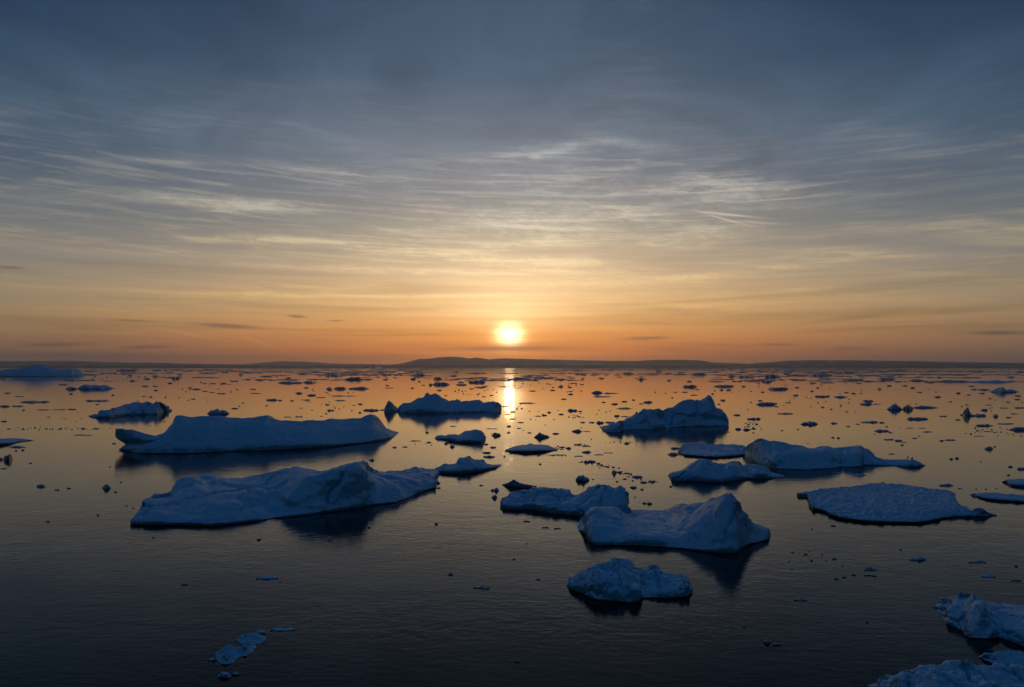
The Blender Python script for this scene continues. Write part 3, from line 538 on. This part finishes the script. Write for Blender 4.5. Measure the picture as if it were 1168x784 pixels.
# ------------------------------------------------------------------ small pieces traced one by one: (x, base y, width, height[, kind])
SMALL = '''6 433.5 11 2.5|72 439.8 11 2|83 435.3 9 1.5|117 427 6 2|149 429.2 6 2|150 435 6 1.6|104 424.6 18 2|146 424.5 28 4|95 428.6 14 1.2|108.5 445.6 41 7.5 h|81 445.4 13 4.4 h
39 460.5 32 3.6|5 465 12 3|20 464.4 13 2|22 453 11 1.2|26 468.3 3 1.2|49 468.5 16 1.8|68 468.4 16 1.8|82 468 10 2|111 458.8 27 3|80 449.9 4 1.5|128 451.2 3 1.5|110 461.7 4 1|3 481.3 6 1.6|95 490 6 2.2|110 490 7 2|94 497.6 20 2|20 512 18 3.6|17.5 514.8 3 1.5|25 514 4 1.5|130 507 5 2
9 526 10 9.5 j|1 526 5 5|34 528.9 3 1.2|4 535.7 7 2.2|46.5 557.2 10 5|65 560.2 5 2.5|77.5 557.7 4 1.6|121.5 558.4 11 7.4 j|131 562 3 1.8|151.5 580 2.5 1.3|144 577.7 2.5 1|111 588.3 2.5 1.6|54.5 596.2 5 2.4|137.5 550.5 2 1.3|125 533 2.4 1|174 613.8 3 1.5
167.5 433.2 8 2.2|177 430.7 7 2.6|200.5 433.6 11 4.4 h|193 437.6 5 1.5|205 428.1 7 2|164.5 441 6 1.3|176 440.9 5 1|177 445.7 4 1.4|171 453.2 4 1.3|224 444.9 12 1.8|252.5 449.8 11 1.5|275 428.8 6 2.8|267 435.7 10 2|282 433 4 1.3|297 434.6 10 1.6|303 430.4 14 2|263 447.2 1.7 1.3|291 449.5 14 1.4|288 444.4 7 1|270 444.8 3 .8|253 438.4 7 .9|241 438 7 .9|214.5 456.8 2 1|237 426.6 22 1.8|257 425.7 12 2.5|286 426.2 30 1.8|240 422.3 20 1.4|204 422.7 9 1.8|180 423.7 14 2|190 423.2 5 2|156 424 12 4|193 425.8 12 1.2
331 438.2 30 3.2|353.5 437.7 16 3.4|347.5 427.8 17 2.8|329 432.2 8 1.6|309 430.4 5 2|381 430 22 4|403 434.8 24 5 h|419 433.8 14 2|375.5 445 7 3.2|388 445 14 3.8|409 445 24 3.8|349 442.8 5 1.4|341 449.8 9 2.7|355.5 452.2 11 2.7|365 453.8 10 .8|392 452.9 30 2|388 457.8 13 1.8|310 457.8 14 3|319 457.2 4 1.4|332.5 457.6 4 1.3|377 469.5 9 2.6|373 462.2 5 1.4|411 461.9 7 1.8|403.5 462.6 3 .8|423 470 19 4|410.5 471.2 3.5 1.8|328 476.6 9 1.6|341 476.3 9 1.8|366.5 475.2 2.6 .9|444 443.2 10 1.5|441.5 440.1 4 1|440 433.8 7 1.7|427 421.2 18 3.6 h|401 425.6 16 1.4|437 425.4 10 1.4|437 428.1 11 1.3|361.5 419.8 6 2|308 421 10 1.1|312 424.7 22 1.7|370 423.2 40 1.1|436 468.2 7 1.2
477.5 429.8 21 4 h|499.5 433.9 11 4.5 h|491 440.5 4 4|503 440.5 20 5.2|517 429.8 11 2.1|526.5 440.2 13 2.6|526 437.1 7 2|544 437.9 20 4.2|547.5 443 14 2|538 443.9 5 1|471 433.5 5 1.7|478 435.7 3 1.3|470.5 443.1 4 1.3|501 445.8 6 1.3|519 446.7 1.8 1.3|523.4 445.2 2 1.3|483 439.9 4 .8|574 441.7 12 1.2|566.4 447.7 2 1|560.5 451.4 4 1.1|551.5 452.8 4 1|509 451.2 2.5 .9|577.5 464.8 14 1.9|601.5 461 20 2|595 466.6 2.5 1|585 470.4 7 1|543 427 26 2.2|580 426.7 24 1.5|601 430 16 2|521 425.6 8 2
639.5 442.3 7 2.4|650 442.1 5 1.3|630.5 445.7 5 1.4|651 447 5 .9|651 450.2 6 1.5|643 455.7 6 1.3|681 449.8 13 4.2|697 449.8 18 2|687 453.5 22 2|689 459.4 5 1.3|701 462 8 2.1|712.5 458.6 6 1.5|712 467.4 18 2.6|703.5 475.8 7 2.6|713 475.6 9 .9|653 470 12 3.4|662 469.8 5 1.1|626.5 471 4 2.1|621 474.8 6 2.1|614 475.2 8 .9|640 473.2 6 1.6|649 476.2 2 .9|654 476.7 2 1|660 475.5 2 1|607.5 446.4 8 1.1|594 483 8 1.7|580.5 487.4 5 2.6|592 489 5 1|580.5 494 4 1.5|664.5 482.8 6 1.9|675 483 7 1.9|684.5 484 9 3.6|696 483.4 12 2.8|707 482.5 9 1.6|561 490 13 1.6|566 498.8 11 5.8|604 494.2 4.5 1.3|618 499.8 18 7 j|634 496 8 2.6|658 494 12 4.4|669 493 9 1.3|655 437.6 8 .9|664 438.9 5 1|615 430.6 12 1.4|664.5 433 5 2|686 432.2 6 1.6|662 427.9 15 3|615 429 28 2
716 427.9 14 4 h|750 425.3 10 2.6|761 427.3 12 2.2|776 426 14 1.8|797 428.7 20 3.7|813 425.5 22 1.8|834 431 9 3|849 431.7 16 3.6|786 436.2 6 2.1|787 443 17 4.2|826 442.4 23 3.8|823.5 445.3 3 2.4|831 446 6 2.8|849 441.2 4 1.3|796 444.7 5 .9|813 449.8 2.5 1.8|782 447.7 8 1.1|792 451.1 8 1|824.5 457.9 6 2.6|820.5 461.5 3 1.3|739 460.3 11 3|731.5 461.1 5 1.1|767 454.2 2.5 1.5|747.5 447.8 1.8 1.3|759.5 448.7 1.8 1|771 447.7 5 .8|723 456.7 4 1.2|857 459.2 2 1|840.5 474.7 8 2.4|731 434.3 8 3|763 434.9 5 2.2
879.5 431.7 17 4.8 h|875.5 437.2 10 2.8|866 437.6 2 1.3|888 445.7 23 4.4|870.5 447.8 4 1.3|907.5 452.1 7 2.2|938 453.8 18 3|959 454.2 16 2.6|927 438 9 1.9|944 437.5 17 1.7|910 442.5 5 1.3|933.5 442.8 3.5 1.5|926.5 446.8 3 1.5|936 430 28 4|896 427.2 12 2|905 423.6 30 1.5|933 426 8 2|958 426.7 8 2|974 435 25 3.2|939 465 4 1.5|933.5 459.8 2.5 .9|966.5 470 3 .9|867 458 6 2|874 463.4 22 5.4|883 461.6 8 2|896 473.3 19 2.6|860 479.8 16 3.8|923 485.9 20 6 h|951.5 484.2 8 2.4|842 491 7 3.2|851.5 491.8 8 3.4|856 482.5 2 1.2|859 484 2 1.1|863.5 484.3 2.6 1.7|854 486.8 5 1|860.5 489.5 5 1.7|859.5 494.1 2.3 1.5|892.5 491.6 3 1.1|911 490 2.6 1.1|951 499.8 3.4 1.5|957 500.2 3.6 1.6
990.5 459 12 3.2|988 462.6 14 3.2|999.5 461.9 12 1.5|1021 467.9 17 8.5 j|1036 467.9 12 8 j|1054.5 466.8 31 4 h|992 483.6 20 3.8|1007 482.7 6 1.5|1006 493.6 17 3.8|1047 480.1 24 4.8|1038 489 8 1.3|1052 489.1 8 1.3|1058 493.8 11 2|1015.5 440.6 5 1.5|1032.5 441 7 1.8|1042 442.9 5 1.9|1003 444.9 5 2.6|1050 447.9 6 1.1|1011 434.4 22 3.4|1045 434.9 16 2.2|990 429.1 30 1.8|1020 428.4 34 2.2|968 487 5 1.1|979 484.3 4 1
1069.5 453.9 9 2.4|1076 476 9 2.2|1090 436.9 36 3.8|1130 437.5 50 3.6|1111 445.1 8 1.8|1110.5 441 7 1.1|1123 445.8 14 2.2|1120 449.6 8 1.6|1146.5 449.3 31 7 h|1161 452.5 8 1.8|1162 456.2 6 1.3|1094.5 449.1 5 1.8|1106.5 450.9 5 1|1130 455.1 3 1.1|1151 459.2 4 1.1|1085 458.7 4 1|1102 474.5 12 10.5 p|1115 476.4 20 4.6|1123 469.3 8 3|1135.5 476.5 6 4.2|1157 473 9 1.6|1152 476.8 6 1.3|1094 479.4 6 1.5|1163 466.3 12 2|1123 487.4 20 4|1147.5 485 19 3|1162 492.5 22 6 h|1117 498.2 12 1.3|1116 491.7 4 1.1|1108 495.4 2.6 1.5|1071 431.6 8 2|1153 431.2 10 2|1061 437.3 12 1.6
1014 503 11 3|1025 504.3 9 3.2|1030 508.2 4 1.7|1017 518.9 8 2|1036 522 2 1.5|1041 523.2 2.4 1.6|1075 503.4 4 1.8|1084 503.3 13 2.4|1043.5 500.8 6 1.8|1128 514 10 4.8|1135.5 510 2.6 1.5|1086 524.3 4 2|1091.5 524.2 5 3|1119 527.2 2 .9|1152.5 533.8 6 2.6|1150.3 543.2 4 2.9|1166 537 12 4.4|1079.5 556.2 16 5|1096 557.8 5 .9|1125.5 558.4 2.5 1.1|1114 557.9 2 .9|1137 558 2 .9
950.5 601.2 6 3|926.5 603.7 2 1.4|919.5 633.2 5 1.6|905 631.2 4 1.1|926 640.2 3 2.2|952.5 638.4 5 1.8|1028 627.8 4 1.1|1047 640 19 6 h|1115 642.6 20 4|1127.5 659 16 4.8|1160 646.7 4 2.2|1159.5 663 11 3.2|993 651.6 14 4.4|990 656.9 9 2|998 657.9 5 1.8|974.5 656.9 5 1.8|963 658.9 5 2.2|955 661.4 5 2|913 686 15 4.4
586.3 638.6 4 1.6|514 656.3 6 3.2|544 671 9 2.4|553 672.6 12 5|614 661.7 5 2.2|590 755.5 6 3.4|600.5 620.7 2 1.1|622 602.9 8 2.2|635.5 603.6 8 1.7|601 596 8 2.6|875 735 9 8 j|886 736 9 2.6|849.5 716.2 4 2.2|732 744.2 5 1.3|990 711.2 4 1.5
664.5 551.6 16 10.8 h|700.5 541 6 6.6 j|707.5 540.2 4 2|676.5 547.2 2.6 1.1|704 550 3 1.5|668 528.6 5 4|675 528.2 9 3.4|683 529.2 4 1.6|686.5 531.8 3 1.4|692 533.2 6 1.8|700 533.6 3 1.4|715 541 6 2.2|720 541.4 3 2|727 546.4 13 4.2|713 547 5 1.5|722 549 2.6 1.3|734 552 8 3.2|743.5 550.8 8 3.2|722.5 558 8 4|732.5 559 3.4 1.8|669 517.6 11 3.6|660 508 7 1.4|669 510.2 10 1.8|683 519.7 10 1.7|694 517.2 10 1.1|641 511.3 7 2.2|648.5 512.8 6 2.8|637 519.9 18 1.8|660 521.4 10 1.8|714.8 507.3 6.5 3.2|770.5 513.2 11 3.2|768 520.8 13 5|765.5 555.8 3.2 1.8|724.5 567.6 2 1.1|735 575.6 5 3|741 576.2 6 3.4
517 487 8 1.4|487 494 4 1.9|489 505.8 6 2.2|509 507.3 5 3.2|516 511.4 6 4.2|554.5 508 5 2.2|562.5 511.8 7 3|555 518 10 3.2|557.8 523 14 3.8|575.3 521.2 2 1.8|583 518.1 4 1|616 530 3 1.8|499.5 552.8 6 3.8|500 558.2 5.4 3|549 554.8 5 2.1|564.5 562.2 10 6|564 570 7 6.4 h|474 504 12 1.9|462 511 6 2.2|449.5 511 5 1.6|424 526.8 6 3.6|413.5 526.2 3 1.1|350 535.5 4 1.3|248.5 474.6 25 9 h|376 618.2 6 3.2|294.5 616.6 5 2|497.5 598.7 4 2.4|421 602.6 3 1.8
210.5 667.7 7 2.6|304.5 661.3 25 5.2 h|319.5 664.7 1.8 1.1|322 720.2 28 5.4 h|296.5 724.4 13 6.6 h|241.5 754.5 9 6 s|256 774.4 16 9.6 h|268.5 771 9 5.4 h
1130 742.8 6 2.4|953 541 12 3|981 544.4 14 4.6|217 521.6 7 2|229 520.4 8 1.2'''
pieces = []
for line in SMALL.split('\n'):
    for t in line.split('|'):
        f = t.split()
        if len(f) >= 4: pieces.append((float(f[0]), float(f[1]), float(f[2]), float(f[3]), f[4] if len(f) > 4 else ''))

def chunk(x, yb, wd, ht, kind, seed, nu=None, nv=None):
    rnd = random.Random(seed*131+7)
    if yb < 638 and kind not in ('j', 'p'): yb -= ht*.18; ht *= .82      # the traced height took in part of the mirror image
    ht = max(ht, .45); half = wd/2
    Yg = ground_y(x, yb); m_px = Yg/FPX
    sag = min(ht*.22, 1.6 if yb > 500 else .5)
    if kind == '': kind = 'h' if ht/wd > .5 else 'f'
    nP = 9
    F, T, ph = [], [], rnd.random()*50
    skew = rnd.uniform(-.25, .25)
    for i in range(nP+1):
        s = -1+2*i/nP; X = x+s*half
        F.append((X, yb - sag*(s*s) + .12*ht*noise.noise(Vector((s*2.2, ph, 1)))*(1-s*s)))
    ns = 15
    for i in range(ns+1):
        s = -1+2*i/ns; X = x+s*half; nn = noise.fractal(Vector((s*1.9, ph, 3)), .8, 2.1, 4)
        if kind == 'f': pr = (1-abs(s)**rnd.choice((3, 4, 5)))**.6*(.80+.38*nn) + .10*noise.noise(Vector((s*7, ph, 9)))
        elif kind == 's': pr = .15+.85*(s*.5+.5)
        elif kind == 'p': pr = max(0, 1-abs((s-.35)/(.75 if s > .35 else 1.4)))
        elif kind == 'j': pr = (1-abs(s)**2.2)*(.78+.45*max(-.4, nn)+.15*noise.noise(Vector((s*6, ph, 7))))
        else: pr = max(0, 1-abs(s-skew*(1-s*s))**2.1)**.75*(.86+.45*nn)
        pr = min(1.02, max(.06, pr)) if 0 < i < ns else .12
        T.append((X, yb - sag*s*s*(1-pr) - ht*pr, 0))
    wm = wd*m_px
    dep = min(wm*rnd.uniform(.35, .6), Yg*ht*.85/max(6, (yb-HOR))) if kind == 'f' else min(wm*.4, Yg*ht*.6/max(6, (yb-HOR)))
    dep = max(dep, .15)
    T = [(a, b, dep*(.4+.6*(1-((a-x)/half)**2))) for a, b, c in T]
    mid = [(a, F0 + (b-F0)*(.42 if kind == 'f' else .6), c*.28) for (a, b, c) in T for F0 in (interp(F, a),)]
    big = wd*ht
    nu = nu or (64 if big > 90 else 34 if big > 20 else 18); nv = nv or (9 if big > 90 else 6 if big > 20 else 3)
    Hm = max(.3, ht*m_px)
    return loft([F, mid, T], max(.2, dep*.5), nu=nu, nv=nv, rough=1.1 if kind in 'jp' else 1.5, notch=.12*Hm, seed=seed % 97, cell=max(.5, Hm*.7), fine=1.4)

LAND = [('the distant left iceberg', 42, 424, 45), ('the wedge-shaped iceberg', 145, 468, 45), ('the longest slab iceberg', 290, 495, 160), ('the humped front left iceberg', 320, 565, 175),
    ('the small-pyramid iceberg', 505, 460, 68), ('the pointed ridged iceberg', 765, 475, 72), ('the long snouted iceberg', 955, 518, 100), ('the double-humped iceberg', 830, 540, 65),
    ('the wide pebbled floe', 1010, 575, 100), ('the triangular-peaked iceberg', 770, 600, 105), ('the saddle-shaped iceberg', 645, 570, 75), ('the lumpy pale blue iceberg', 718, 662, 72),
    ('the corner iceberg head', 1115, 705, 50), ('the jagged-topped flat floe', 532, 530, 40), ('the narrow frayed floe', 606, 511, 30), ('the small bright sun path', 581, 440, 10)]
def describe(p):
    x, y, wd, ht, kd = p
    best = min(LAND, key=lambda L: (max(0, abs(x-L[1])-L[3])**2*.35 + ((y-L[2])*2.2)**2)**.5)
    dxn = x-best[1]
    if abs(dxn) < best[3]*.8: rel = 'beyond' if y < best[2] else 'in front of'
    else: rel = 'to the left of' if dxn < 0 else 'to the right of'
    r = wd/ht; big = wd*ht
    shp = 'thin dark sliver' if r > 6 else 'long flat floe' if (r > 3.2 and wd > 12) else 'small flat cake' if r > 2.2 else 'rounded lump'
    if big > 90: shp = 'larger ' + shp
    elif big < 12: shp = 'tiny ' + shp.replace('small ', '')
    return shp, {'to the left of':'left of','to the right of':'right of'}.get(rel, rel), best[0]
SPECIAL = {(664.5,551.6): 'smooth round dome of ice alone in the centre, left of the brash trail', (248.5,474.6): 'rounded ice block showing just behind the crest of the longest slab',
 (923,485.9): 'wedge-ended dark floe above the long snouted iceberg', (1102,474.5): 'small fin-shaped pyramid of ice at the far right', (1146.5,449.3): 'low hump-backed iceberg at the far right near the horizon',
 (108.5,445.6): 'low smooth slab tapering right, under the distant left iceberg', (81,445.4): 'small rounded block touching the smooth slab at far left',
 (1021,467.9): 'left and larger knob of the twin-knobbed ice lump, far right', (1036,467.9): 'right knob of the twin-knobbed ice lump, far right', (1054.5,466.8): 'low strip of ice trailing right of the twin knobs', (296.5,724.4): 'small rounded cap at the top of the bottom left cluster', (256,774.4): 'separate blue lump just below the bottom left cluster',
 (268.5,771): 'dull half-sunk lump beside the separate blue lump, bottom left', (241.5,754.5): 'thin slanting splinter left of the bottom left cluster', (322,720.2): 'narrow pale strip of ice right of the bottom left cluster',
 (304.5,661.3): 'lone thin pale floe on dark water above the bottom left cluster', (618,499.8): 'star-shaped ragged floe right of the sun path', (503,440.5): 'dark box-like floe beyond the iceberg left of the sun path',
 (9,526): 'jagged little lump near the left edge of the frame', (121.5,558.4): 'small peaked ice lump left of the humped front left iceberg', (46.5,557.2): 'low knobbly ice piece alone on grey water at left',
 (875,735): 'dark upright knob of ice on the dark foreground water', (1047,640): 'pale blue floe alone on dark water under the wide pebbled floe', (1127.5,659): 'pale oval floe above the corner iceberg head',
 (1115,642.6): 'purple-grey flat floe on dark water at right', (913,686): 'dark spread-winged floe on the lower right water', (553,672.6): 'dark low clump alone on the lower middle water',
 (981,544.4): 'small blue ledge of ice in the dark reflection of the long snouted iceberg', (1162,492.5): 'blue-grey floe cut by the right edge, mid height', (1079.5,556.2): 'small two-bumped floe just beyond the wide pebbled floe'}
PALE = {(1127.5,659), (1047,640), (304.5,661.3), (322,720.2), (981,544.4), (664.5,551.6)}
pieces.sort(key=lambda p: -p[2]*p[3])
N_IND = 285
ind, rest = pieces[:N_IND], pieces[N_IND:]
sets = {}
for p in ind:
    if (p[0], p[1]) in SPECIAL: continue
    sets.setdefault(describe(p), []).append(p)
ORD = ['', 'leftmost', 'second from left', 'third from left', 'fourth from left', 'fifth from left', 'sixth from left', 'seventh from left', 'eighth from left', 'ninth from left'] + [a+' from left' for a in 'tenth eleventh twelfth thirteenth fourteenth fifteenth sixteenth seventeenth eighteenth nineteenth twentieth'.split()]
label = {}
for key, lst in sets.items():
    shp, rel, lm = key; lst.sort()
    for i, p in enumerate(lst):
        if len(lst) == 1: label[p] = '%s %s %s' % (shp, rel, lm)
        elif len(lst) == 2: label[p] = '%s %s %s, the %s of two' % (shp, rel, lm, ('left', 'right')[i])
        elif len(lst) <= 20: label[p] = '%s %s %s, %s' % (shp, rel, lm, ORD[i+1])
        else: label[p] = '%s %s %s, one of many' % (shp, rel, lm)
for i, p in enumerate(ind):
    v, f, org = chunk(*p, seed=i+3)
    lb = SPECIAL.get((p[0], p[1])) or label[p]
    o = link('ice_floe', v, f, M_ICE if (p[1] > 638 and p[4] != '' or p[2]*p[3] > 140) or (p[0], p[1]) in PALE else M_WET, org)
    tag(o, lb, 'ice floe', 'loose floes scattered over the calm sea' if (p[0], p[1]) not in SPECIAL or True else None)

# ------------------------------------------------------------------ brash: uncountable crumbs and the far pack near the horizon
BV, BF = [], []
def crumb(x, yb, wd, ht, seed):
    Yg = ground_y(x, yb); m = Yg/FPX; c = at_depth(x, yb, Yg); rnd = random.Random(seed)
    W2, Hh, Dp = wd*m/2, max(.10, ht*m*.6), max(.1, min(wd*m*.38, 60)); k = 9; n0 = len(BV)
    for r, (sc_, zf) in enumerate(((1.0, -.15), (1.03, .25), (.8, .75), (.4, 1.0))):
        for i in range(k):
            a = 2*math.pi*i/k; j = 1+.28*rnd.uniform(-1, 1)
            BV.append((c.x + math.cos(a)*W2*sc_*j, c.y + Dp + math.sin(a)*Dp*sc_*j, Hh*zf*(1 + (.35*rnd.uniform(-1, 1) if r > 1 else 0))))
    for r in range(3):
        for i in range(k):
            a, b = n0+r*k+i, n0+r*k+(i+1) % k; BF.append((a, b, b+k, a+k))
    BF.append(tuple(n0+3*k+i for i in range(k)))
for i, p in enumerate(rest): crumb(p[0], p[1], p[2], p[3], i)
rb = random.Random(42)
for i in range(7000):                                   # far pack: denser toward the horizon, drifting in lanes
    y = 419.0 + 17*rb.random()**2.0; x = rb.uniform(-140, 1310)
    lane = noise.noise(Vector((x*.006, y*.55, 4.0))) + .25*noise.noise(Vector((x*.03, y*1.4, 9.0)))
    if lane < -.07 + .024*(y-419) - (.10 if x > 640 else 0): continue
    s = (y-HOR)/8.0
    crumb(x, y, rb.uniform(2.5, 12.0)*(.5+.6*min(1.4, s))*(1.6 if rb.random() < .12 else 1), rb.uniform(.35, .9)*(.45+.4*s), 1000+i)
for i in range(1300):                                    # sparse crumbs over the middle distance
    y = 430 + 78*rb.random()**1.7; x = rb.uniform(-60, 1230)
    if noise.noise(Vector((x*.012, y*.06, 2.0))) < .12: continue
    crumb(x, y, rb.uniform(.8, 2.4) if rb.random() < .8 else rb.uniform(3, 8), rb.uniform(.5, 1.2), 5000+i)
for cx, cy, n_, sx, sy, tl in ((672,528,26,10,1.8,.0),(690,532,22,14,2.2,.18),(708,539.5,16,10,2,.1),(727,546,16,10,2,.2),(742,550.5,12,9,2,.0),(632,520,20,18,.8,.0),(663,508.5,16,9,1.4,.05),(640,511,14,9,1.4,.1),
    (1132,494,16,26,4,.0),(860,487,12,9,5,.1),(655,475,10,10,2,.0),(593,465,8,6,3,.0),(1038,462,6,8,2,0),(60,489.5,34,58,1.6,.0),(720,505,10,40,1,0),(944,640,10,40,8,.0)):
    for k in range(n_):
        a, b = rb.gauss(0, .55)*sx, rb.gauss(0, .55)*sy
        crumb(cx+a, cy+b+a*tl, rb.uniform(.8, 2.6), rb.uniform(.5, 1.3), 7000+k+int(cx))
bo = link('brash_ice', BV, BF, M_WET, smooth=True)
tag(bo, 'countless crumbs and slivers of drifting ice thickening toward the horizon', 'brash ice', kind='stuff')

# ------------------------------------------------------------------ haze: one even box of air around everything
HAZE = 3.3e-5
hx, zt = 31500.0, 420.0
hv = [(sx*hx, sy*hx, z) for z in (-6.0, zt) for sx, sy in ((-1,-1),(1,-1),(1,1),(-1,1))]
hf = [(3,2,1,0),(4,5,6,7),(0,1,5,4),(1,2,6,5),(2,3,7,6),(3,0,4,7)]
mh = bpy.data.materials.new('haze_air'); mh.use_nodes = True; nt = mh.node_tree; nt.nodes.clear()
pv = nt.nodes.new('ShaderNodeVolumePrincipled'); pv.inputs['Density'].default_value = HAZE; pv.inputs['Color'].default_value = (.86, .88, .92, 1)
pv.inputs['Anisotropy'].default_value = .78
om = nt.nodes.new('ShaderNodeOutputMaterial'); nt.links.new(pv.outputs[0], om.inputs['Volume'])
if HAZE > 0:
    ho = link('haze', hv, hf, mh, smooth=False); tag(ho, kind='stuff')
